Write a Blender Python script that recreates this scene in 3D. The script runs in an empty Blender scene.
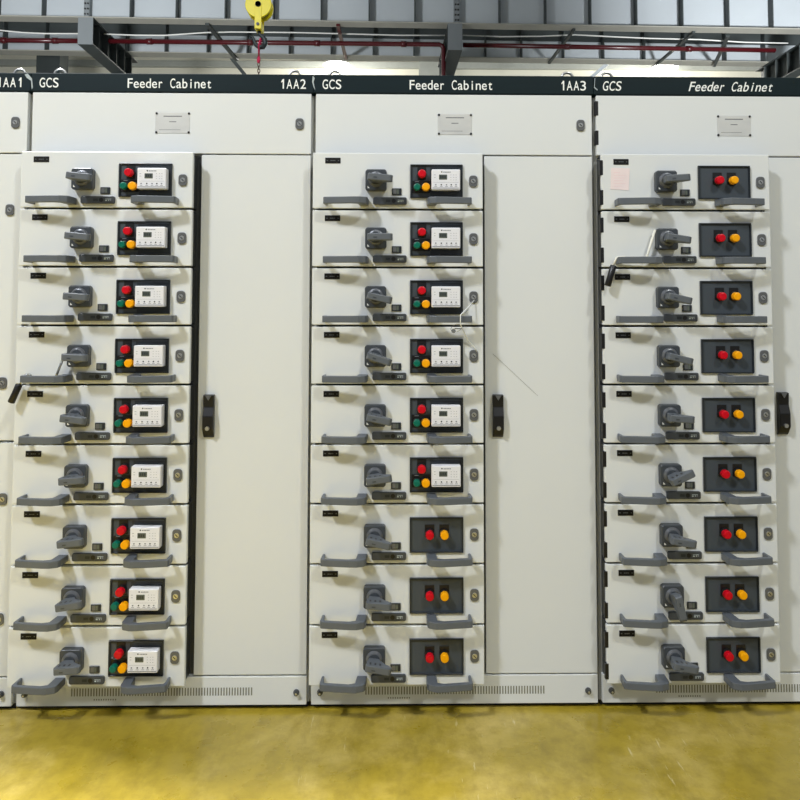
import bpy, bmesh, math, random
from mathutils import Vector, Matrix
random.seed(4)
C = bpy.context.scene.collection
PI = math.pi
F = 740.0
FZ = .015          # floor level

# ------------------------------------------------------------------ camera
sc = bpy.context.scene
cd = bpy.data.cameras.new('camera'); cam = bpy.data.objects.new('camera', cd); C.objects.link(cam)
CX, CY = 409.656, 267.073
YAW, PITCH, ROLL = -0.01476, 0.05034, -0.00163
LOC = Vector((0.30377, -2.60335, 1.39716))
R3 = (Matrix.Rotation(YAW, 3, 'Z') @ Matrix.Rotation(PITCH, 3, 'X') @ Matrix.Rotation(ROLL, 3, 'Y'))
cam.matrix_world = Matrix.Translation(LOC) @ (R3 @ Matrix.Rotation(PI/2, 3, 'X')).to_4x4()
cd.sensor_fit = 'HORIZONTAL'; cd.sensor_width = 36.0; cd.lens = F/800*36
cd.shift_x = (400-CX)/800; cd.shift_y = (CY-400)/800
cd.clip_start = 0.05; cd.clip_end = 200
sc.camera = cam

def ray(u, v): return R3 @ Vector(((u-CX)/F, 1, -(v-CY)/F))
def at(u, v, Y):
    d = ray(u, v); return LOC + d*((Y-LOC.y)/d.y)
def at_z(u, v, z):
    d = ray(u, v); return LOC + d*((z-LOC.z)/d.z)

# ------------------------------------------------------------------ materials
def mat(name, col, rough=.5, metal=0, noise=0, nscale=8, bump=0, spec=.5, emit=None, estr=0, stretch=None, coat=0):
    m = bpy.data.materials.new(name); m.use_nodes = True
    nt = m.node_tree; b = nt.nodes['Principled BSDF']
    b.inputs['Base Color'].default_value = (*col, 1); b.inputs['Roughness'].default_value = rough
    b.inputs['Metallic'].default_value = metal; b.inputs['Specular IOR Level'].default_value = spec
    b.inputs['Coat Weight'].default_value = coat
    tc = nt.nodes.new('ShaderNodeTexCoord'); mp = nt.nodes.new('ShaderNodeMapping')
    nt.links.new(tc.outputs['Object'], mp.inputs[0])
    if stretch: mp.inputs['Scale'].default_value = stretch
    nz = nt.nodes.new('ShaderNodeTexNoise'); nz.inputs['Scale'].default_value = nscale; nz.inputs['Detail'].default_value = 5
    nt.links.new(mp.outputs[0], nz.inputs['Vector'])
    if noise:
        mx = nt.nodes.new('ShaderNodeMix'); mx.data_type = 'RGBA'
        mx.inputs[6].default_value = (*[c*(1-noise) for c in col], 1)
        mx.inputs[7].default_value = (*[min(1, c*(1+noise)) for c in col], 1)
        nt.links.new(nz.outputs['Fac'], mx.inputs[0]); nt.links.new(mx.outputs[2], b.inputs['Base Color'])
    if bump:
        bp = nt.nodes.new('ShaderNodeBump'); bp.inputs['Strength'].default_value = bump; bp.inputs['Distance'].default_value = .002
        nt.links.new(nz.outputs['Fac'], bp.inputs['Height']); nt.links.new(bp.outputs[0], b.inputs['Normal'])
    if emit:
        b.inputs['Emission Color'].default_value = (*emit, 1); b.inputs['Emission Strength'].default_value = estr
    return m
M = dict(
 paint = mat('pale_grey_powder_coat', (.70,.72,.72), .42, noise=.02, nscale=3, bump=.05, spec=.45),
 carcass = mat('cabinet_carcass_grey', (.42,.43,.42), .5, noise=.05),
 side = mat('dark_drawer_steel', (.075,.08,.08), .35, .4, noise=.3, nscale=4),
 black = mat('black_plastic', (.004,.004,.005), .38, noise=.2),
 matt = mat('matt_black_plinth', (.01,.01,.01), .8, noise=.2),
 plastic = mat('slate_grey_plastic', (.105,.118,.135), .42, noise=.08, nscale=30, bump=.08),
 housing = mat('switch_housing_plastic', (.046,.053,.062), .38, noise=.08, nscale=30),
 bezel = mat('control_bezel_plastic', (.013,.018,.024), .4, noise=.1),
 panel = mat('control_panel_plastic', (.048,.060,.073), .42, noise=.08, nscale=12),
 dial = mat('silvered_dial', (.20,.21,.23), .32, .6, noise=.1, nscale=20),
 steel = mat('brushed_steel', (.62,.62,.60), .28, .9, noise=.12, nscale=6, stretch=(1,1,30)),
 header = mat('dark_blue_header', (.0015,.010,.0135), .5, spec=.22, noise=.25, nscale=5, stretch=(1,1,8)),
 film = mat('scuffed_protective_film', (.42,.48,.50), .3, noise=.4, nscale=40),
 white = mat('white_lettering', (.86,.88,.86), .5),
 meter = mat('white_meter_plastic', (.78,.78,.82), .4, noise=.02),
 lcd = mat('lcd_glass', (.10,.115,.10), .15, noise=.25, nscale=60),
 print_ = mat('grey_print', (.22,.23,.26), .6),
 red = mat('red_button', (.56,.0,.010), .35, spec=.3, noise=.05),
 green = mat('green_button', (.0,.13,.085), .35, spec=.3, noise=.05),
 yellow = mat('amber_button', (.90,.38,.0), .35, spec=.3, noise=.05),
 tag = mat('black_name_tag', (.003,.003,.003), .6, spec=.3, noise=.2),
 lock = mat('lock_grey', (.13,.135,.14), .35, .3, noise=.1),
 plate = mat('aluminium_nameplate', (.68,.68,.66), .35, .35, noise=.18, nscale=9, stretch=(1,1,2)),
 rod = mat('chromed_rod', (.55,.56,.55), .25, .9, noise=.05),
 cream = mat('cream_rod_paint', (.80,.78,.68), .4, noise=.04),
 pink = mat('pink_paper', (.82,.70,.70), .8, noise=.06, nscale=30),
 pinkink = mat('faint_red_print', (.80,.55,.57), .8),
 slot = mat('vent_slot_dark', (.20,.20,.16), .7),
 crane = mat('hook_block_yellow', (.90,.76,.0), .4, noise=.04),
 hook = mat('forged_hook', (.035,.045,.05), .45, .4, noise=.3),
 sling = mat('crimson_sling', (.62,.02,.09), .7, noise=.2),
 chain = mat('rusty_chain', (.12,.07,.05), .6, .5, noise=.3),
 girder = mat('blue_grey_girder_paint', (.48,.52,.55), .5, noise=.08, nscale=1.2),
 flange = mat('bounce_tinted_flange_paint', (.40,.39,.34), .6, noise=.15, nscale=2),  # beige tint stands for light bounced up from the floor
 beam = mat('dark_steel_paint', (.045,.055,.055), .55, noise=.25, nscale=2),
 pipe = mat('oxide_red_pipe', (.075,.007,.010), .25, noise=.15, nscale=2),
 cable = mat('white_cable', (.80,.80,.76), .6, noise=.05),
 bounce_floor = mat('bounce_grey_floor', (.50,.52,.54), .6, noise=.1, nscale=2),
 endp = mat('mid_grey_steel_paint', (.20,.22,.23), .5, noise=.1, nscale=2),
 wall = mat('cream_wall_cladding', (.72,.69,.57), .6, noise=.05, nscale=1),
 rail = mat('wall_rail_grey', (.36,.37,.33), .6, noise=.1),
 roof = mat('roof_sheeting', (.45,.47,.47), .6, noise=.1, nscale=1),
 lamp = mat('lamp_shade_aluminium', (.75,.76,.76), .35, .3),
 glow = mat('lamp_glass', (1,1,.97), .4, emit=(1,.99,.94), estr=40),
)
def floor_mat():
    m = bpy.data.materials.new('worn_yellow_epoxy'); m.use_nodes = True
    nt = m.node_tree; N = nt.nodes; L = nt.links; b = N['Principled BSDF']
    tc = N.new('ShaderNodeTexCoord')
    def noise(scale, detail=6, rough=.6, stretch=(1,1,1)):
        mp = N.new('ShaderNodeMapping'); mp.inputs['Scale'].default_value = stretch
        L.new(tc.outputs['Object'], mp.inputs[0])
        n = N.new('ShaderNodeTexNoise'); n.inputs['Scale'].default_value = scale; n.inputs['Detail'].default_value = detail
        n.inputs['Roughness'].default_value = rough; L.new(mp.outputs[0], n.inputs['Vector']); return n
    def ramp(n, stops):
        r = N.new('ShaderNodeValToRGB'); L.new(n.outputs['Fac'], r.inputs[0])
        while len(r.color_ramp.elements) < len(stops): r.color_ramp.elements.new(.5)
        for e, (p, c) in zip(r.color_ramp.elements, stops): e.position = p; e.color = (*c, 1)
        return r
    def mix(a, c, fac, t='MIX'):
        x = N.new('ShaderNodeMix'); x.data_type = 'RGBA'; x.blend_type = t
        L.new(a, x.inputs[6]); L.new(c, x.inputs[7])
        if isinstance(fac, float): x.inputs[0].default_value = fac
        else: L.new(fac, x.inputs[0])
        return x.outputs[2]
    base = ramp(noise(2.4, 7, .65), [(.3,(.31,.225,.014)), (.5,(.40,.295,.030)), (.7,(.56,.43,.12))])
    fine = ramp(noise(22, 8, .7), [(.3,(.72,.70,.60)), (.55,(1,1,1)), (.75,(1.0,1.0,1.0))])
    c1 = mix(base.outputs[0], fine.outputs[0], .8, 'MULTIPLY')
    stain = ramp(noise(3.0, 10, .78, (2.6,.9,1)), [(.50,(0,0,0)), (.74,(1,1,1))])
    g = N.new('ShaderNodeRGB'); g.outputs[0].default_value = (.17,.125,.010,1)
    sm = N.new('ShaderNodeMath'); sm.operation = 'MULTIPLY'; L.new(stain.outputs[0], sm.inputs[0]); sm.inputs[1].default_value = .55
    c2 = mix(c1, g.outputs[0], sm.outputs[0])
    scr = ramp(noise(7, 4, .6, (9,1,1)), [(.64,(0,0,0)), (.70,(1,1,1))])
    sp = ramp(noise(2.5, 2), [(.55,(0,0,0)), (.62,(1,1,1))])
    mm = N.new('ShaderNodeMath'); mm.operation = 'MULTIPLY'; L.new(scr.outputs[0], mm.inputs[0]); L.new(sp.outputs[0], mm.inputs[1])
    mk = N.new('ShaderNodeMath'); mk.operation = 'MULTIPLY'; L.new(mm.outputs[0], mk.inputs[0]); mk.inputs[1].default_value = .5
    w = N.new('ShaderNodeRGB'); w.outputs[0].default_value = (.75,.68,.42,1)
    c3 = mix(c2, w.outputs[0], mk.outputs[0])
    b.inputs['Coat Weight'].default_value = .28; b.inputs['Coat Roughness'].default_value = .22
    L.new(c3, b.inputs['Base Color'])
    rr = ramp(noise(5, 6), [(.3,(.22,)*3), (.7,(.42,)*3)]); L.new(rr.outputs[0], b.inputs['Roughness'])
    bp = N.new('ShaderNodeBump'); bp.inputs['Strength'].default_value = .12; bp.inputs['Distance'].default_value = .003
    nb = noise(14, 4); L.new(nb.outputs['Fac'], bp.inputs['Height']); L.new(bp.outputs[0], b.inputs['Normal'])
    return m
M['floor'] = floor_mat()

# ------------------------------------------------------------------ mesh helpers
class MB:
    def __init__(s): s.bm = bmesh.new(); s.mats = []
    def mi(s, k):
        if k not in s.mats: s.mats.append(k)
        return s.mats.index(k)
    def _fin(s, new, k, smooth=False):
        i = s.mi(k)
        for f in new: f.material_index = i; f.smooth = smooth
    def merge(s, tmp, k, mtx=None, smooth=False):
        if mtx is not None: bmesh.ops.transform(tmp, matrix=mtx, verts=tmp.verts)
        mp = {v: s.bm.verts.new(v.co) for v in tmp.verts}
        new = []
        for f in tmp.faces:
            try: new.append(s.bm.faces.new([mp[v] for v in f.verts]))
            except ValueError: pass
        s._fin(new, k, smooth); tmp.free()
    def box(s, x0, x1, y0, y1, z0, z1, k, bev=0, seg=2, mtx=None):
        t = bmesh.new(); bmesh.ops.create_cube(t, size=1)
        for v in t.verts:
            v.co = Vector(((x0+x1)/2+v.co.x*(x1-x0), (y0+y1)/2+v.co.y*(y1-y0), (z0+z1)/2+v.co.z*(z1-z0)))
        if bev: bmesh.ops.bevel(t, geom=t.edges[:], offset=bev, segments=seg, affect='EDGES', profile=.5)
        s.merge(t, k, mtx, False)
    def prism(s, pts, a0, a1, k, axis='z', bev=0, seg=2, mtx=None, smooth=False):
        """pts: 2-D outline; extruded along axis from a0 to a1.  axis z: (x,y), axis y: (x,z), axis x: (y,z)"""
        t = bmesh.new()
        def P(p, a): return Vector((p[0], p[1], a)) if axis == 'z' else Vector((p[0], a, p[1])) if axis == 'y' else Vector((a, p[0], p[1]))
        lo = [t.verts.new(P(p, a0)) for p in pts]; hi = [t.verts.new(P(p, a1)) for p in pts]
        t.faces.new(lo); t.faces.new(hi[::-1])
        n = len(pts)
        for i in range(n): t.faces.new((lo[i], hi[i], hi[(i+1) % n], lo[(i+1) % n]))
        bmesh.ops.recalc_face_normals(t, faces=t.faces)
        if bev: bmesh.ops.bevel(t, geom=t.edges[:], offset=bev, segments=seg, affect='EDGES', profile=.5)
        s.merge(t, k, mtx, smooth)
    def cyl(s, c, r0, r1, h, k, axis='y', n=24, smooth=True, bev=0, mtx=None):
        """frustum from c along axis by h (may be negative)"""
        t = bmesh.new()
        ring = []
        prof = [(0, r0), (h, r1)]
        if bev: prof = [(0, r0), (h-bev*(1 if h > 0 else -1), r1), (h-bev*.3*(1 if h > 0 else -1), r1-bev*.3), (h, r1-bev)]
        for a, r in prof:
            rg = []
            for i in range(n):
                x, y = r*math.cos(2*PI*i/n), r*math.sin(2*PI*i/n)
                o = Vector((x, a, y)) if axis == 'y' else Vector((x, y, a)) if axis == 'z' else Vector((a, x, y))
                rg.append(t.verts.new(Vector(c)+o))
            ring.append(rg)
        for A, B in zip(ring, ring[1:]):
            for i in range(n): t.faces.new((A[i], A[(i+1) % n], B[(i+1) % n], B[i]))
        t.faces.new(ring[0]); t.faces.new(ring[-1][::-1])
        bmesh.ops.recalc_face_normals(t, faces=t.faces)
        s.merge(t, k, mtx, False)
        if smooth:
            for f in s.bm.faces[-0:]: pass
    def tube(s, pts, r, k, n=10, cyclic=False):
        pts = [Vector(p) for p in pts]; m = len(pts); rings = []
        up = None
        for i, p in enumerate(pts):
            a = pts[i-1] if (i or cyclic) else p; b = pts[(i+1) % m] if (i < m-1 or cyclic) else p
            d = (b-a).normalized()
            if up is None: up = Vector((0, 0, 1)) if abs(d.z) < .9 else Vector((1, 0, 0))
            x = d.cross(up).normalized(); up = x.cross(d).normalized()
            rr = r[i] if isinstance(r, (list, tuple)) else r
            rings.append([s.bm.verts.new(p + (x*math.cos(2*PI*j/n)+up*math.sin(2*PI*j/n))*rr) for j in range(n)])
        new = []
        prs = list(zip(rings, rings[1:])) + ([(rings[-1], rings[0])] if cyclic else [])
        for A, B in prs:
            for j in range(n): new.append(s.bm.faces.new((A[j], A[(j+1) % n], B[(j+1) % n], B[j])))
        s._fin(new, k, True)
        if not cyclic:
            s._fin([s.bm.faces.new(rings[0]), s.bm.faces.new(rings[-1][::-1])], k)
    def bar(s, a, b, w, h, k, up=(0, 0, 1)):
        a, b = Vector(a), Vector(b); d = (b-a); L = d.length; d.normalize()
        x = d.cross(Vector(up)).normalized(); u = x.cross(d)
        mt = Matrix((( x.x, d.x, u.x, a.x), (x.y, d.y, u.y, a.y), (x.z, d.z, u.z, a.z), (0, 0, 0, 1)))
        s.box(-w/2, w/2, 0, L, -h/2, h/2, k, mtx=mt)
    def mesh(s, name):
        bmesh.ops.recalc_face_normals(s.bm, faces=s.bm.faces)
        me = bpy.data.meshes.new(name); s.bm.to_mesh(me); s.bm.free()
        for k in s.mats: me.materials.append(M[k])
        return me
def link(name, me, parent=None, loc=(0,0,0), label=None):
    o = bpy.data.objects.new(name, me); C.objects.link(o); o.location = loc
    if parent: o.parent = parent
    if label: o['label'] = label
    return o
def thing(name, label, cat, loc=(0,0,0), group=None, me=None):
    o = bpy.data.objects.new(name, me); C.objects.link(o); o.location = loc
    o['label'] = label; o['category'] = cat
    if group: o['group'] = group
    return o
def struct(name, me):
    o = link(name, me); o['kind'] = 'structure'; return o
def rrect(x0, x1, z0, z1, r, n=5):
    out = []
    for cx, cz, a0 in ((x1-r, z1-r, 0), (x0+r, z1-r, 90), (x0+r, z0+r, 180), (x1-r, z0+r, 270)):
        for i in range(n+1):
            a = math.radians(a0+90*i/n); out.append((cx+r*math.cos(a), cz+r*math.sin(a)))
    return out
def glyph(ch):
    if ch == '1':
        bm = bmesh.new()
        for poly in ([(.20,0),(.31,0),(.31,.70),(.20,.70)], [(.06,.50),(.12,.44),(.20,.545),(.20,.70)]):
            bm.faces.new([bm.verts.new((x, y, 0)) for x, y in poly])
        me = bpy.data.meshes.new('g'); bm.to_mesh(me); bm.free(); return me
    cu = bpy.data.curves.new('t', 'FONT'); cu.body = ch; cu.size = 1; cu.offset = .004
    o = bpy.data.objects.new('t', cu); C.objects.link(o); bpy.context.view_layer.update()
    me = bpy.data.meshes.new_from_object(o.evaluated_get(bpy.context.evaluated_depsgraph_get()))
    bpy.data.objects.remove(o); bpy.data.curves.remove(cu); return me
GL = {}
def text_mesh(txt, width, height, k, shear=0):
    """narrow upright capitals, one character per equal cell"""
    bm = bmesh.new(); pitch = width/(len(txt)-.18); sy = height/.70
    for i, ch in enumerate(txt):
        if ch == ' ': continue
        if ch not in GL: GL[ch] = glyph(ch)
        me = GL[ch]; xs = [v.co.x for v in me.vertices]; a, b = min(xs), max(xs)
        w = {'i':.22, 't':.62, 'r':.58, '1':.42}.get(ch, .82)*pitch
        w = min(w, (b-a)*sy*1.1)
        t = bmesh.new(); t.from_mesh(me); vm = {}
        for v in t.verts:
            x = (v.co.x-a)/(b-a)*w + i*pitch + (.82*pitch-w)/2; y = v.co.y*sy
            vm[v] = bm.verts.new((x+shear*y, 0, y))
        for f in t.faces:
            try: bm.faces.new([vm[v] for v in f.verts])
            except ValueError: pass
        t.free()
    r = bmesh.ops.extrude_face_region(bm, geom=bm.faces[:])
    for v in r['geom']:
        if isinstance(v, bmesh.types.BMVert): v.co.y -= .0008
    bmesh.ops.recalc_face_normals(bm, faces=bm.faces)
    me = bpy.data.meshes.new('lettering'); bm.to_mesh(me); bm.free(); me.materials.append(M[k])
    return me

# ------------------------------------------------------------------ drawer components (origins on the drawer's top-left front corner: x right, z down negative, y out = negative)
DW, DH, PR = .587, .20017, .0635
def m_front():
    b = MB()
    b.box(0, DW, 0, .018, -DH+.0072, 0, 'paint', .0025, 3)
    b.box(.006, DW-.006, .018, .083, -DH+.010, -.006, 'side')
    return b.mesh('drawer')
def m_tag():
    b = MB(); b.box(.042, .095, -.0018, .0002, -.0375, -.0175, 'tag', .0008, 1)
    for x0, x1 in ((.047,.052), (.060,.066), (.067,.072), (.073,.077), (.086,.090)):
        b.box(x0, x1, -.0021, -.0017, -.0288, -.0262, 'lock')
    return b.mesh('name_tag')
def m_pull(mirror):
    L = .153
    pts = [(.004,0), (.0005,-.048), (.004,-.056), (.03,-.060), (.095,-.069), (.122,-.070), (.146,-.060), (.151,-.050), (.153,0),
           (.121,0), (.117,-.048), (.096,-.054), (.016,-.044), (.013,-.040), (.012,0)]
    if mirror: pts = [(L-x, y) for x, y in pts][::-1]
    b = MB(); b.prism(pts, -.184, -.161, 'plastic', 'z', .0022, 2)
    return b.mesh('pull_handle')
def m_switch_housing():
    b = MB()
    x0, x1, z0, z1, c = .182, .255, -.135, -.061, .006
    o = [(x0+c,z0),(x1-c,z0),(x1,z0+c),(x1,z1-c),(x1-c,z1),(x0+c,z1),(x0,z1-c),(x0,z0+c)]
    b.prism(o, -.026, .0, 'housing', 'y', .0035, 3)
    # small white triangle
    b.prism([(.190,-.119),(.197,-.127),(.190,-.127)], -.0265, -.0255, 'white', 'y')
    return b.mesh('switch_housing')
def m_dial():
    b = MB(); b.cyl((.2185,-.025,-.096), .028, .024, -.009, 'dial', n=32, bev=.002)
    b.cyl((.2185,-.033,-.096), .0195, .0185, -.004, 'housing', n=32)
    return b.mesh('switch_dial')
def m_lever():
    # origin at the hub axis; outline seen from above (x, y outwards)
    b = MB()
    pts = [(-.017,0), (-.019,-.012), (-.023,-.022), (-.027,-.052), (-.023,-.058), (.050,-.058), (.058,-.052), (.058,-.042), (.034,-.026), (.020,-.010), (.017,0)]
    b.prism(pts, -.0135, .0100, 'plastic', 'z', .003, 2)
    for x in (-.012, .004, .020): b.box(x-.0028, x+.0028, -.047, -.034, .0096, .0103, 'black')
    b.box(-.006, .006, -.0588, -.0575, -.0055, -.0015, 'housing')
    return b.mesh('switch_lever')
def m_indicator():
    b = MB(); b.box(.273, .306, -.0045, 0, -.1465, -.1235, 'bezel', .001, 1)
    b.box(.277, .288, -.0052, -.0044, -.143, -.127, 'lock'); b.box(.289, .297, -.0052, -.0044, -.143, -.127, 'lcd')
    return b.mesh('position_window')
def m_interlock():
    b = MB(); b.prism(rrect(.208,.324,-.181,-.155,.006), -.009, 0, 'housing', 'y', .0015, 2)
    b.cyl((.279,-.0088,-.168), .0075, .0075, -.0006, 'black', n=20)
    b.box(.252, .268, -.0094, -.0088, -.1725, -.1635, 'bezel')
    for x0, z0, x1, z1 in ((.293,-.166,.313,-.1645), (.293,-.172,.299,-.1685), (.303,-.172,.306,-.1675), (.309,-.172,.313,-.1675)):
        b.box(x0, x1, -.0095, -.0089, z0, z1, 'print_' if x0 > .308 else 'film')
    return b.mesh('interlock_plate')
def m_lock(dx=0, dz=0, k='lock'):
    b = MB(); x, z = dx, dz
    b.prism(rrect(x-.0145, x+.0145, z-.020, z+.020, .0105, 6), -.005, 0, k, 'y', .0012, 2)
    b.cyl((x,-.0048,z), .0085, .0078, -.0018, 'steel', n=20)
    b.box(x-.0055, x+.0055, -.0072, -.0064, z-.0014, z+.0014, 'black', mtx=Matrix.Translation((x,0,z)) @ Matrix.Rotation(.8,4,'Y') @ Matrix.Translation((-x,0,-z)))
    return b.mesh('lock')
WX0, WX1, WZ0, WZ1 = .336, .517, -.157, -.0405
def m_control(three):
    b = MB(); t = .0045
    o = rrect(WX0, WX1, WZ0, WZ1, .002, 2)
    b.box(WX0, WX1, -.0012, 0, WZ0, WZ1, 'bezel')
    b.box(WX0+t, WX1-t, -.002, -.001, WZ0+t, WZ1-t, 'panel')
    b.box(WX0, WX1, -.0075, -.001, WZ1-t, WZ1, 'bezel', .001, 1); b.box(WX0, WX1, -.0075, -.001, WZ0, WZ0+t, 'bezel', .001, 1)
    b.box(WX0, WX0+t, -.0075, -.001, WZ0+t, WZ1-t, 'bezel'); b.box(WX1-t, WX1, -.0075, -.001, WZ0+t, WZ1-t, 'bezel')
    if three:
        b.box(.361, .391, -.0042, -.0018, -.094, -.046, 'black', .001, 1)
        b.box(.343, .405, -.0042, -.0018, -.140, -.097, 'black', .001, 1)
        b.box(.352, .366, -.0046, -.0040, -.1015, -.0995, 'print_')
        b.box(.405, .511, -.0030, -.0018, -.152, -.050, 'bezel')
    else:
        for x in (.403, .4525): b.box(x-.016, x+.016, -.0042, -.0018, -.106, -.064, 'black', .001, 1)
    return b.mesh('control_panel')
def m_button(k, r):
    b = MB(); b.cyl((0,-.0038,0), r+.0025, r+.0015, -.010, 'black', n=24, bev=.0015)
    b.cyl((0,-.0135,0), r, r*.97, -.019, k, n=28, bev=.0035)
    return b.mesh('button')
def m_meter():
    b = MB(); x0, x1, z0, z1, y = .4085, .5065, -.133, -.062, -.034
    b.box(x0, x1, y, -.0028, z0, z1, 'meter', .0035, 3)
    b.box(x0+.003, x1-.003, y-.0004, y+.001, z0+.0055, z0+.0070, 'bezel')
    b.box(x0+.025, x0+.053, y-.0010, y+.001, z1-.036, z1-.0185, 'lcd', .0008, 1)
    for i in range(3): b.box(x0+.029+i*.0072, x0+.0335+i*.0072, y-.0013, y-.0009, z1-.0315, z1-.0225, 'bezel')
    b.cyl((x0+.0345, y+.0002, z1-.0095), .0024, .0024, -.0007, 'bezel', n=12)
    for i in range(5): b.box(x0+.040+i*.0052, x0+.0438+i*.0052, y-.0005, y+.001, z1-.0115, z1-.0085, 'print_')
    for i in range(3):
        z = z1-.019-i*.0085
        for xx in (.064, .074, .082): b.box(x0+xx, x0+xx+.0032, y-.0005, y+.001, z-.0012, z, 'print_')
        if i < 2: b.box(x0+.008, x0+.0135, y-.0005, y+.001, z-.0012, z, 'print_')
    b.box(x0+.006, x1-.006, y-.0003, y+.001, z1-.0455, z1-.0450, 'print_')
    for i, xx in enumerate((.014, .033, .051, .067, .083)):
        b.cyl((x0+xx, y+.0002, z1-.0535), .0026, .0026, -.0007, 'print_' if i % 2 == 0 else 'bezel', n=10)
        b.box(x0+xx-.0045, x0+xx+.0045, y-.0005, y+.001, z1-.0605, z1-.0590, 'print_')
    return b.mesh('protection_meter')
def m_hinge():
    b = MB(); b.box(-.0065, .0055, -.0012, .013, -.026, .026, 'black', .001, 1)
    pass
    return b.mesh('hinge')
ME = dict(front=m_front(), tag=m_tag(), pl=m_pull(False), pr=m_pull(True), sh=m_switch_housing(), dial=m_dial(), lever=m_lever(),
          ind=m_indicator(), inter=m_interlock(), lock=m_lock(), c3=m_control(True), c2=m_control(False),
          red=m_button('red', .0142), green=m_button('green', .0122), yellow=m_button('yellow', .0142), meter=m_meter(), hinge=m_hinge())

DL, DTOP = .0068, 1.9205
def build_drawer(cab, i, kind, ang, hinges=False):
    d = link('drawer', ME['front'], cab, (DL, -PR, DTOP-DH*i))
    link('name_tag', ME['tag'], d, label='small black name tag')
    link('pull_handle', ME['pl'], d, (.040,0,0)); link('pull_handle', ME['pr'], d, (.392,0,0))
    link('switch_housing', ME['sh'], d); link('switch_dial', ME['dial'], d, label='silvered round dial')
    lv = link('switch_lever', ME['lever'], d, (.2185,-.0355,-.097)); lv.rotation_euler = (0, math.radians(ang), 0)
    link('position_window', ME['ind'], d); link('interlock_plate', ME['inter'], d); link('lock', ME['lock'], d, (.554,0,-.098))
    if kind == 3:
        link('control_panel', ME['c3'], d)
        link('red_button', ME['red'], d, (.376,0,-.076), 'round red push button')
        link('green_button', ME['green'], d, (.3595,0,-.122), 'round green push button')
        link('yellow_button', ME['yellow'], d, (.3895,0,-.122), 'round amber push button')
        link('protection_meter', ME['meter'], d, label='white meter with small grey display')
    else:
        link('control_panel', ME['c2'], d)
        link('red_button', ME['red'], d, (.403,0,-.094), 'round red push button')
        link('yellow_button', ME['yellow'], d, (.4525,0,-.094), 'round amber push button')
    if hinges:
        for z in (-.048, -.152): link('hinge', ME['hinge'], d, (0,0,z), 'black hinge')
    return d

# ------------------------------------------------------------------ cabinet frame parts
X0, X1 = .008, .992
def m_body():
    b = MB(); b.box(.001, .999, .0205, .80, .032, 2.142, 'carcass')
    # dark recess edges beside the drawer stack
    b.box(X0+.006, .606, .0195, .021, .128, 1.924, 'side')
    return b.mesh('carcass')
def m_plinth():
    b = MB(); b.box(.004, .996, .022, .77, FZ, .034, 'matt'); return b.mesh('plinth')
def m_header():
    b = MB(); b.box(-.4998, .4998, 0, .80, -.0337, .0337, 'header', .003, 2, mtx=Matrix.Translation((.5, 0, 0))); return b.mesh('header')
def m_panel(x0, x1, z0, z1):
    b = MB(); b.box(x0, x1, 0, .0185, z0, z1, 'paint', .0022, 3); return b.mesh('panel')
def m_base():
    b = MB(); b.box(X0, X1, 0, .0185, .031, .1265, 'paint', .0022, 3)
    n = 66
    for i in range(n):
        x = .195+i*(.61/(n-1)); b.box(x-.0021, x+.0021, -.0006, .001, .064, .090, 'slot')
    for i in range(10): b.box(.27+i*.008, .2735+i*.008, -.0006, .001, .050, .055, 'slot')
    return b.mesh('base_panel')
def m_nameplate():
    b = MB(); b.box(.442, .563, -.0012, .0001, 2.0, 2.0745, 'plate', .0005, 1)
    for x in (.4455, .5595):
        for z in (2.0035, 2.071): b.cyl((x, -.001, z), .0042, .0038, -.0022, 'black', n=12)
    b.box(.47, .535, -.0014, -.0011, 2.0595, 2.0625, 'lock')
    b.box(.49, .515, -.0014, -.0011, 2.040, 2.0425, 'lock')
    b.box(.455, .53, -.0014, -.0011, 2.0125, 2.0135, 'lock')
    return b.mesh('nameplate')
def m_bolt():
    b = MB(); b.cyl((0,0,0), .0105, .010, -.004, 'lock', n=20); b.cyl((0,-.004,0), .0085, .0075, -.010, 'side', n=6)
    b.cyl((0,-.0138,0), .004, .0035, -.002, 'steel', n=12); return b.mesh('bolt')
def m_door_handle():
    b = MB(); b.prism([(0,.0), (-.004,0), (-.012,.008), (-.026,.030), (-.026,.075), (-.016,.105), (-.018,.146), (-.008,.1475), (0,.1475)], 0, .037, 'black', 'x', .0018, 2)
    b.cyl((.0185, -.0245, .034), .0075, .007, -.008, 'steel', n=20)
    b.prism([(.008,.1455), (.029,.1455), (.0185,.128)], -.0215, -.0175, 'lock', 'y')
    return b.mesh('door_handle')
def m_eye():
    b = MB(); b.tube([(.021*math.cos(a)*1, 0, .022+.021*math.sin(a)) for a in [2*PI*i/28 for i in range(28)]], .0048, 'steel', 10, True)
    b.cyl((0,0,-.002), .013, .009, .008, 'steel', 'z', 20); return b.mesh('eye_bolt')
CB = dict(body=m_body(), plinth=m_plinth(), header=m_header(), upper=m_panel(X0, X1, 1.9285, 2.1445), base=m_base(), np=m_nameplate(),
          bolt=m_bolt(), dh=m_door_handle(), eye=m_eye(), door=m_panel(.6065, .9915, .1315, 1.9235))

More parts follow.
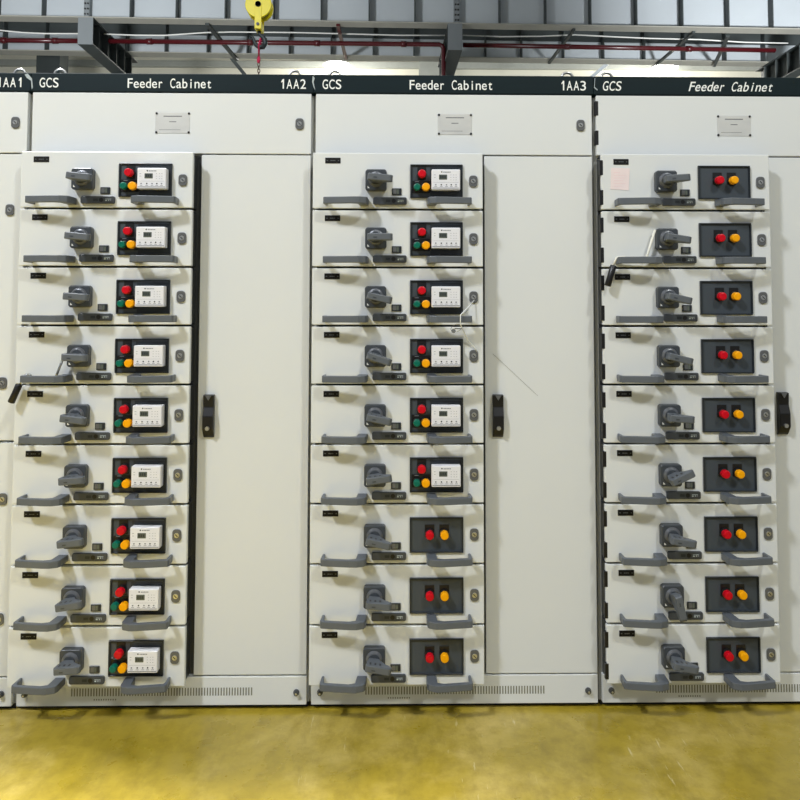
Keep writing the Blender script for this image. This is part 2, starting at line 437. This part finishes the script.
def cabinet(k, code, label):
    cab = thing('switchgear_cabinet', label, 'electrical cabinet', (k, 0, 0), 'switchgear cabinets in a row')
    link('carcass', CB['body'], cab); link('plinth', CB['plinth'], cab, label='dark plinth')
    h = link('header', CB['header'], cab, (0, 0, 2.1812), 'dark blue header band')
    def let(t, x0, x1, shear=0):
        link('lettering', text_mesh(t, x1-x0, .0345, 'white', shear), h, (x0, -.0003, -.0187), 'white letters reading '+t)
    sh = .28 if k == 1 else 0
    if k > -2: let('GCS', .031, .0975, sh*.5); let('Feeder Cabinet', .341, .638 if k != 1 else .6425, sh)
    if k < 1: let(code, .879, .972)
    u = link('upper_panel', CB['upper'], cab)
    link('lock', ME['lock'], u, (.951, 0, 2.0355))
    npl = link('nameplate', CB['np'], u, label='silver nameplate')
    if k == 1:
        for z in (2.098, 1.992): link('hinge', ME['hinge'], u, (.010, -.0, z), 'black hinge')
    bs = link('base_panel', CB['base'], cab)
    for x in (.038, .9575): link('bolt', CB['bolt'], bs, (x, 0, .0735))
    for x in (.068, .922): link('eye_bolt', CB['eye'], cab, (x, .075, 2.2145-.007), 'steel lifting eye')
    return cab

LB = {-1: ('1AA2', 'grey switchgear cabinet lettered 1AA2, nine drawers all with three buttons and a white meter'),
      0: ('1AA3', 'grey switchgear cabinet lettered 1AA3, six metered drawers above three two-button drawers'),
      1: ('1AA4', 'grey switchgear cabinet at right edge, nine two-button drawers and a pink note'),
      -2: ('1AA1', 'grey switchgear cabinet lettered 1AA1, cut off by the left edge of the photo')}
ANG = {-1: [6,5,4,2,7,-4,-6,-8,-4], 0: [5,0,12,18,12,-8,13,4,9], 1: [-4,9,13,14,4,-24,9,78,10]}
cabs = {}
for k in (-1, 0, 1):
    cab = cabinet(k, *LB[k]); cabs[k] = cab
    for i in range(9):
        build_drawer(cab, i, 3 if (k == -1 or (k == 0 and i < 6)) else 2, ANG[k][i], k == 1)
    d = link('door', CB['door'], cab)
    link('door_handle', CB['dh'], d, (.6320 if k != -1 else .629, 0, .936 if k < 1 else .944), 'black swing handle')
# leftmost cabinet: two short doors
cab = cabinet(-2, *LB[-2])
b = MB(); b.box(.008, .6015, -.0, .0185, .1315, 1.9235, 'paint', .0022, 3); link('bay_cover', b.mesh('bay_cover'), cab)
d1 = link('door', m_panel(.6065, .9915, .9255, 1.9235), cab); d2 = link('door', m_panel(.6065, .9915, .1315, .9175), cab)
for z in (1.7255, 1.1225): link('lock', ME['lock'], d1, (.940 if z > 1.5 else .932, 0, z))
for z in (.7261, .3223): link('lock', ME['lock'], d2, (.944, 0, z))
# torn film on the header joints
for x, pts in ((-1, [(-.022,.026),(-.012,.030),(.004,.012),(.008,-.02),(.004,-.026),(.001,.004),(-.014,.014)]),
               (0, [(-.004,.028),(.003,.020),(-.001,.006),(.003,-.014),(.006,-.024),(0,-.014),(-.006,.006)]),
               (1, [(.004,.026),(.0055,.026),(.003,-.006),(.014,-.016),(.012,-.0185),(.001,-.009)])):
    b = MB(); b.prism(pts, -.0012, .0002, 'film', 'y')
    link('torn_film', b.mesh('torn_film'), cabs[x], (0 if x > -2 else 0, -.0004, 2.1812), 'torn scrap of pale film')
# fine hairline on the middle door
b = MB(); p, q = at(493,354,-.0003), at(538,396,-.0003); b.bar(p-Vector((0,0,0)), q, .0009, .0012, 'slot', up=(0,-1,0))
link('hairline', b.mesh('hairline'), [o for o in cabs[0].children if o.name.startswith('door')][0], label='thin diagonal hairline')

# ------------------------------------------------------------------ loose things on the drawers
def crank(pts_rod, grip, label, k):
    base = at(*grip[1], -.088)
    t = thing('racking_crank', label, 'crank handle', base, 'cranks hooked behind drawer pulls')
    b = MB(); P = [at(u, v, y)-base for u, v, y in pts_rod]
    Q = [P[0]]
    for i in range(1, len(P)-1):
        a, c, e = P[i-1], P[i], P[i+1]; r = min(.008, (a-c).length*.4, (e-c).length*.4)
        s = c+(a-c).normalized()*r; f = c+(e-c).normalized()*r
        Q += [s, (s+2*c+f)/4, f]
    Q.append(P[-1]); b.tube(Q, .0042, k, 10); link('rod', b.mesh('rod'), t)
    b = MB(); g0 = at(*grip[0], -.088)-base; g1 = Vector((0,0,0)); d = (g1-g0)
    b.tube([g0, g0+d*.03, g0+d*.5, g0+d*.97, g1], [.0095,.0112,.0108,.0115,.010], 'black', 16)
    link('grip', b.mesh('grip'), t, label='black plastic grip')
    return t
crank([(19.5,386,-.088), (23,379,-.088), (26,374.3,-.088), (31,375,-.083), (33,380.5,-.08), (55,379.5,-.08), (57,374,-.088), (64,356,-.095)], ((19.2,384.5), (11,402.5)),
      'bent steel crank with black grip hanging on a drawer of the left full cabinet', 'rod')
crank([(613,266,-.088), (616.5,257.5,-.088), (625,256.8,-.088), (628,261.5,-.08), (645,261.5,-.08), (647,256,-.083), (655,230,-.083)], ((613.5,265.5), (607.5,286)),
      'bent cream crank with black grip hanging on the second drawer of right cabinet', 'cream')
b = MB(); nb = at(610.5, 190.5, -PR)
tmp = [(611.2,167.7), (629.8,168.3), (628.8,190.3), (616,189.5), (610.5,189.2)]
pts = [at(u,v,-PR-.0012) for u, v in tmp]
b.prism([(p.x-nb.x, p.z-nb.z) for p in pts], -.0010, -.0004, 'pink', 'y')
for j, (w0, w1) in enumerate(((.15,.5), (.12,.85), (.12,.8), (.12,.7), (.12,.86), (.12,.6))):
    z = .063-.0095*j; b.box(.010+.045*w0-.004, .006+.055*w1, -.0012, -.0009, z-.0008, z, 'pinkink')
thing('paper_note', 'small pink paper note stuck on the top drawer of right cabinet', 'note', (nb.x, nb.y, nb.z), me=b.mesh('paper_note'))
# key string hanging from a drawer lock
kb = at(456, 330, -.072)
t = thing('key_string', 'white string with a wire key ring hanging from a middle cabinet drawer lock', 'keys', kb)
b = MB(); b.tube([at(u,v,y)-kb for u, v, y in ((474,300.5,-.070), (467.5,308,-.10), (460.5,315,-.137), (460.4,319,-.137), (460.4,324.5,-.136), (463,330,-.1), (468,340,-.075), (474.5,347.5,-.068), (477,352,-.067))], .0017, 'white', 6)
link('string', b.mesh('string'), t)
b = MB(); c0 = at(456.5, 328, -.10)-kb
b.tube([c0+Vector((.019*math.cos(a), .003*math.sin(a), .012*math.sin(a)+.004*math.cos(a))) for a in [2*PI*i/24 for i in range(24)]], .0009, 'rod', 6, True)
link('key_ring', b.mesh('key_ring'), t, label='thin wire ring')
b = MB(); k0 = at(453.5, 331, -.10)-kb
b.cyl(k0, .0075, .0075, -.0018, 'rod', n=18); b.box(k0.x+.004, k0.x+.030, k0.y-.0018, k0.y, k0.z+.006, k0.z+.010, 'rod', mtx=None)
link('key', b.mesh('key'), t)

# ------------------------------------------------------------------ hoist block, hook and sling behind the cabinets
hb = at(259.5, 7, 3.1); s = (3.1-LOC.y)/F   # metres per pixel there
t = thing('crane_hook_block', 'yellow crane hook block hanging on wire ropes behind the cabinets', 'crane hook', hb)
b = MB(); n = 40
out = [(13.2*s*math.cos(2*PI*i/n), 13.4*s*math.sin(2*PI*i/n)) for i in range(n)]
for y0, y1 in ((-.055,-.03), (.03,.055)): b.prism(out, y0, y1, 'crane', 'y', .004, 2)
b.cyl((0,-.03,0), 10.5*s, 10.5*s, .06, 'hook', n=32)
b.cyl((0,-.055,0), 2.9*s, 2.7*s, -.012, 'black', n=24)
link('sheave_housing', b.mesh('sheave_housing'), t)
b = MB(); b.box(-3.4*s, 3.4*s, -.060, -.054, -25*s, -1*s, 'crane', .002, 1); b.box(-3.4*s, 3.4*s, .054, .060, -25*s, -1*s, 'crane', .002, 1)
b.box(-3.4*s, 3.4*s, -.054, .054, -25*s, -18*s, 'crane'); b.cyl((0,-.06,-20.5*s), 1.5*s, 1.5*s, -.008, 'black', n=16)
b.cyl((0,-.061,.0), 3.0*s, 2.8*s, -.006, 'black', n=24)
link('side_strap', b.mesh('side_strap'), t)
b = MB(); hp = [(0,-24), (0,-28), (2.5,-30), (5.6,-33.5), (6.2,-37.5), (4.0,-41.5), (0.2,-41.6), (-3.4,-39.0), (-4.8,-35.5), (-6.6,-31.2), (-10.8,-29.6)]
rad = [1.7,1.9,2.0,2.5,2.7,2.6,2.4,2.1,1.8,1.4,.6]
b.tube([(x*s, 0, z*s) for x, z in hp], [r*s for r in rad], 'hook', 12); link('hook', b.mesh('hook'), t, label='dark forged hook')
b = MB()
for x in (-.075, .075): b.tube([(x,0,.0), (x,0,10.3-hb.z)], .008, 'hook', 8)
link('wire_rope', b.mesh('wire_rope'), t)
sb = at(258.5, 80, 3.1)
t = thing('lifting_sling', 'crimson lifting sling with a chain tail hanging from the crane hook', 'sling', sb)
b = MB(); P = lambda u, v, y=3.1: at(u, v, y)-sb
b.tube([P(260.4,38.5,3.06), P(260.0,40,3.03), P(258.6,45,3.05), P(258.8,57,3.1)], .0062, 'sling', 8); b.tube([P(260.4,38.5,3.06), P(261.5,40,3.14), P(259.6,46,3.14), P(258.8,57,3.1)], .0062, 'sling', 8)
b.tube([P(258.8,56.5), P(258.6,60), P(258.6,63)], [.009,.015,.010], 'sling', 8)
link('strap', b.mesh('strap'), t)
b = MB()
for j in range(7):
    c0 = P(258.7, 64.5+3.2*j); a = (j % 2)*PI/2
    b.tube([c0+Vector((.010*math.cos(q)*math.cos(a), .010*math.cos(q)*math.sin(a), .016*math.sin(q))) for q in [2*PI*i/14 for i in range(14)]], .0034, 'chain', 6, True)
link('chain', b.mesh('chain'), t, label='rusty steel chain')

# ------------------------------------------------------------------ hall behind
ZG = 7.2
def girder(p0, p1, us, vs, fw, label, web_h=1.1, split=None):
    """p0,p1: near bottom edge of the lower flange; us: pixel columns of the stiffeners"""
    d = (p1-p0).normalized(); nrm = Vector((-d.y, d.x, 0))
    if nrm.y < 0: nrm = -nrm
    a = p0-d*4; L = (p1-p0).length+8
    t = thing('crane_girder', label, 'steel girder', a, 'crane runway girders')
    rot = math.atan2(d.y, d.x); t.rotation_euler = (0, 0, rot)
    b = MB(); b.box(0, L, fw*.7-.01, fw*.7+.01, .02, split or web_h, 'girder'); link('web', b.mesh('web'), t)
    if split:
        b = MB(); b.box(0, L, fw*.7-.03, fw*.7+.01, split, web_h, 'beam'); link('shade_strip', b.mesh('shade_strip'), t, label='dark strip standing in for the shaded upper web')  # dark strip put in for the shaded upper part of the web
    b = MB(); b.box(0, L, 0, fw, 0, .02, 'flange'); link('bottom_flange', b.mesh('bottom_flange'), t, label='flange tinted beige for bounced light')
    b = MB(); b.box(0, L, 0, fw, web_h, web_h+.02, 'girder'); link('top_flange', b.mesh('top_flange'), t)
    for u in us:
        r = ray(u, vs)
        # where the ray meets the girder's vertical plane
        q = (a+nrm*.02-LOC).dot(nrm)/r.dot(nrm); x = (LOC+r*q-a).dot(d)
        b = MB(); b.box(x-.011, x+.011, .02, fw*.7-.01, .02, web_h, 'beam'); link('stiffener', b.mesh('stiffener'), t)
    return a, d, nrm, L
g1 = girder(at_z(0,16,ZG), at_z(700,27.5,ZG), (-4,42,130,176,225,273,321,369,415,500,546,591,637,683,729,773), 10, .30, 'near grey crane girder with upright stiffeners along the top of the photo')
for u in (86, 457):
    t_ = [o for o in C.objects if o.name == 'crane_girder'][0]; a, d, nrm, L = g1
    r = ray(u, 10); q = (a+nrm*.02-LOC).dot(nrm)/r.dot(nrm); x = (LOC+r*q-a).dot(d)
    b = MB(); b.box(x-.055, x+.055, .05, .2, .021, 1.09, 'endp')
    for j in range(9):
        for e in (-.028, .028): b.cyl((x+e, .05, .09+j*.11), .018, .016, -.02, 'black', n=8)
    link('splice_plate', b.mesh('splice_plate'), t_, label='bolted splice plate')
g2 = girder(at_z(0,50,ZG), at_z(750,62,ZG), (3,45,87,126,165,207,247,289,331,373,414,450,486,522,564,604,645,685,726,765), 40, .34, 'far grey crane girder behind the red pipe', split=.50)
# bolted splice plates on the near girder
def gp(g, u, v=20, off=0):
    a, d, nrm, L = g; r = ray(u, v); q = (a+nrm*off-LOC).dot(nrm)/r.dot(nrm); p = LOC+r*q; return Vector((p.x, p.y, ZG))
# cross beams and columns
for u, lab, cl in ((86, 'dark steel cross beam under girders, left of the yellow hook', 'dark steel column behind the leftmost cross beam'),
                   (455, 'grey steel cross beam under girders at the middle of the photo', 'grey steel column beside the red down pipe'),
                   (828, 'dark steel cross beam under girders at the right edge', 'dark steel column at the right edge')):
    n0 = gp(g1, u, 20, .0); n0 = Vector((n0.x, n0.y, ZG))
    n1 = n0 + g1[2]*3.0
    base = n0.copy()
    t = thing('cross_beam', lab, 'steel beam', base, 'cross beams under the crane girders')
    t.rotation_euler = (0, 0, math.atan2(g1[1].y, g1[1].x))
    w = .15
    b = MB(); L = 2.75
    b.box(-.008, .008, 0, L, -.53, -.03, 'beam'); link('web', b.mesh('web'), t)
    b = MB(); b.box(-w, w, 0, L, -.028, -.004, 'beam'); b.box(-w, w, 0, L, -.56, -.532, 'beam'); link('flanges', b.mesh('flanges'), t)
    b = MB(); b.box(-w, w, -.02, 0, -.56, -.004, 'endp'); link('end_plate', b.mesh('end_plate'), t, label='lighter grey end plate')
    for j in range(5):
        b = MB(); b.box(-w+.01, w-.01, .35+j*.5, .364+j*.5, -.53, -.03, 'beam'); link('stiffener', b.mesh('stiffener'), t)
    c = n0+g1[2]*2.3; cb = Vector((c.x, c.y, FZ))
    t = thing('steel_column', cl, 'steel column', cb, 'columns carrying the crane girders')
    t.rotation_euler = (0, 0, math.atan2(g1[1].y, g1[1].x)); h = ZG-.562-FZ
    b = MB(); b.box(-.008, .008, -.2, .2, .02, h, 'beam'); b.box(-.17, .17, -.22, -.2, .02, h, 'beam'); b.box(-.17, .17, .2, .22, .02, h, 'beam'); link('shaft', b.mesh('shaft'), t)
    b = MB(); b.box(-.25, .25, -.3, .3, 0, .02, 'beam'); link('base_plate', b.mesh('base_plate'), t)
# horizontal braces between the girders
def brace(u0, v0, u1, v1, w, k, label, z=ZG-.0255):
    p, q = at_z(u0, v0, z), at_z(u1, v1, z); b = MB(); b.bar((0,0,0), q-p, w, .05, k)
    return thing('diagonal_brace', label, 'steel brace', p, 'diagonal braces between the girders', b.mesh('diagonal_brace'))
brace(207,24,237,60,.085,'beam','dark diagonal brace just left of the yellow hook block')
brace(338,25,346,59,.075,'pipe','steep reddish diagonal brace right of the yellow hook block')
brace(574,29.5,549,63,.06,'beam','dark diagonal brace right of the middle column')
brace(694,32,657,64,.06,'beam','long slanted brace above the right bright lamp')
brace(728,36,714,66,.07,'beam','short dark brace right of the right bright lamp')
def far_brace(p, q, w, k, label):
    b = MB(); b.bar((0,0,0), q-p, w, .08, k); return thing('wall_brace', label, 'steel brace', p, 'braces by the far wall', b.mesh('wall_brace'))
far_brace(at(232,59,15.2), at(249,80,15.2), .19, 'beam', 'thick dark brace low behind the cabinets, left of the hook')
far_brace(at(612,60,15.6), at(588,80,15.6), .16, 'girder', 'grey slanting brace above the joint of middle and right cabinets')
# red pipes
def pipe(pts, label):
    P = [at_z(u, v, z) for u, v, z in pts]; b = MB(); o = P[0]
    b.tube([p-o for p in P], .052, 'pipe', 14)
    for p in (P[0]+(P[1]-P[0])*.33, P[0]+(P[1]-P[0])*.72):
        dd = (P[1]-P[0]).normalized(); b.tube([p-o-dd*.06, p-o+dd*.06], .066, 'pipe', 14)
    return thing('red_pipe', label, 'pipe', o, 'red pipes between the girders', b.mesh('red_pipe'))
ZP = 7.02
pe = at_z(443.5, 44.5, ZP)
P0 = at_z(109, 41.1, ZP)
b = MB(); dn = [P0, P0+(pe-P0)*.5, pe-(pe-P0).normalized()*.09, pe-(pe-P0).normalized()*.03-Vector((0,0,.03)), pe-Vector((0,0,.09)), Vector((pe.x, pe.y, FZ))]
b.tube([p-P0 for p in dn], .052, 'pipe', 14)
for f in (.12, .42, .62, .88):
    p = P0+(pe-P0)*f; dd = (pe-P0).normalized(); b.tube([p-P0-dd*.06, p-P0+dd*.06], .066, 'pipe', 14)
thing('red_pipe', 'long red pipe with an elbow turning down beside the middle column', 'pipe', P0, 'red pipes between the girders', b.mesh('red_pipe'))
pipe([(-40,40,ZP), (92,41,ZP)], 'short red pipe from the left edge to the first cross beam')
pipe([(463,45,ZP), (775,50.3,ZP)], 'red pipe running from the middle column to the right edge')
# white cable in sagging spans
for lab, cp in (('white cable sagging at the left edge above the red pipe', [(-40,28.5),(0,30.3),(22,32.5),(45,33.6),(86,33.6)]),
                ('long white cable sagging above the red pipe behind the yellow hook block', [(104,34),(135,35.2),(165,35.4),(205,32.6),(232,32),(300,32.6),(350,34),(400,35.3),(445,35.4)]),
                ('white cable sagging above the red pipe, right of the middle column', [(463,35.4),(500,36.6),(540,36.3),(575,34.8),(610,36.6),(650,38.4),(700,39.6),(745,42.3),(788,43.2)])):
    P = [at(u, v, 12.86+.0007*u) for u, v in cp]; o = P[0]; b = MB(); b.tube([p-o for p in P], .015, 'cable', 8)
    thing('white_cable', lab, 'cable', o, 'white cables between the girders', b.mesh('white_cable'))
# hall shell
YW = 21.0
b = MB(); b.box(-30, 30, -9, 1.2, -.1, FZ, 'floor'); struct('floor', b.mesh('floor'))
b = MB(); b.box(-30, 30, 1.2, YW+.2, -.1, FZ, 'bounce_floor'); struct('floor', b.mesh('floor'))  # unseen rear floor, made pale grey to bounce neutral light upwards
b = MB(); b.box(-30, 30, YW, YW+.2, 0, 10.5, 'wall')
struct('wall_back', b.mesh('wall_back'))
b = MB(); z0 = at(200, 68, YW).z; z1 = at(200, 62, YW).z; b.box(-30, 30, YW-.14, YW, z0, z1, 'rail'); struct('trim_1', b.mesh('trim_1'))
b = MB(); b.box(-30, 30, 1.5, YW+.2, 10.5, 10.7, 'roof'); struct('ceiling', b.mesh('ceiling'))
# a pier on the far wall
p0, p1 = at(419, 70, YW-.3), at(441, 70, YW-.3)
b = MB(); b.box(p0.x, p1.x, YW-.3, YW-.001, 0, 10.5, 'rail'); struct('trim_2', b.mesh('trim_2'))
# dark duct high on the wall at left
p0, p1 = at(36, 73, 16.5), at(60, 57, 16.5)
b = MB(); b.box(0, p1.x-p0.x, 0, .5, 0, 10.5-FZ, 'beam')
thing('dark_column', 'dark column seen above the joint of the two leftmost cabinets', 'steel column', (p0.x, 16.5, FZ), me=b.mesh('dark_column'))
# high bay lamps hanging by the far wall
for u, v, lab in ((337, 66, 'glowing high bay lamp hanging left of the middle column'), (664, 69, 'glowing high bay lamp hanging right of the middle column')):
    c = at(u, v, YW-1.4); t = thing('high_bay_lamp', lab, 'lamp', c, 'high bay lamps by the far wall')
    b = MB(); b.cyl((0,0,.02), .42, .18, .28, 'lamp', 'z', 32); b.cyl((0,0,.30), .12, .12, .3, 'lamp', 'z', 24); link('lamp_shade', b.mesh('lamp_shade'), t)
    b = MB(); b.cyl((0,0,-.03), .36, .38, .05, 'glow', 'z', 32); link('lamp_glass', b.mesh('lamp_glass'), t)
    b = MB(); b.tube([(0,0,.6), (0,0,10.495-c.z)], .012, 'hook', 8); link('suspension_rod', b.mesh('suspension_rod'), t)
    ld = bpy.data.lights.new('lamp_light', 'POINT'); ld.energy = 380; ld.shadow_soft_size = .3; ld.color = (1, .99, .94)
    lo = bpy.data.objects.new('lamp_light', ld); C.objects.link(lo); lo.location = c-Vector((0,0,.35))

# ------------------------------------------------------------------ light
def area(name, loc, tgt, size, energy, col):
    ld = bpy.data.lights.new(name, 'AREA'); ld.shape = 'DISK'; ld.size = size; ld.energy = energy; ld.color = col
    o = bpy.data.objects.new(name, ld); C.objects.link(o); o.location = loc
    o.rotation_euler = (Vector(tgt)-Vector(loc)).to_track_quat('-Z', 'Y').to_euler()
def spot(loc, tgt, ang, energy, col, r=.35, blend=1):
    ld = bpy.data.lights.new('bay_and_fill_light', 'SPOT'); ld.energy = energy; ld.color = col; ld.shadow_soft_size = r
    ld.spot_size = math.radians(ang); ld.spot_blend = blend
    o = bpy.data.objects.new('bay_and_fill_light', ld); C.objects.link(o); o.location = loc
    o.rotation_euler = (Vector(tgt)-Vector(loc)).to_track_quat('-Z', 'Y').to_euler()
spot((-3.0,1.0,8.2), (-2.5,-1.0,0), 52, 7000, (1,.99,.99), .5)
spot((-3.4,-4.2,6.6), (-.6,0,.7), 106, 1480, (.95,.985,1.04))
spot((3.6,-5.6,7.4), (1.0,0,1.2), 84, 980, (.99,1,.93))
spot((-.6,-4.8,7.8), (-.2,0,1.5), 80, 180, (1,1,.95), .45)
spot((-6.0,4.5,3.8), (-4.6,13,7.6), 100, 2900, (.95,.98,1), .6)  # added unseen uplight behind the cabinets, brightens the girder webs at left
spot((8.5,4.5,2.8), (8.6,13.5,7.5), 62, 6000, (.95,.98,1), .6)  # second added uplight, no lamp there, for the webs at right
w = bpy.data.worlds.new('world'); sc.world = w; w.use_nodes = True
bg = w.node_tree.nodes['Background']; bg.inputs[0].default_value = (.86,.93,1,1); bg.inputs[1].default_value = .31

sc.view_settings.view_transform = 'Standard'; sc.view_settings.look = 'None'
sc.view_settings.exposure = 0.0; sc.view_settings.gamma = 1; sc.view_settings.use_curve_mapping = False
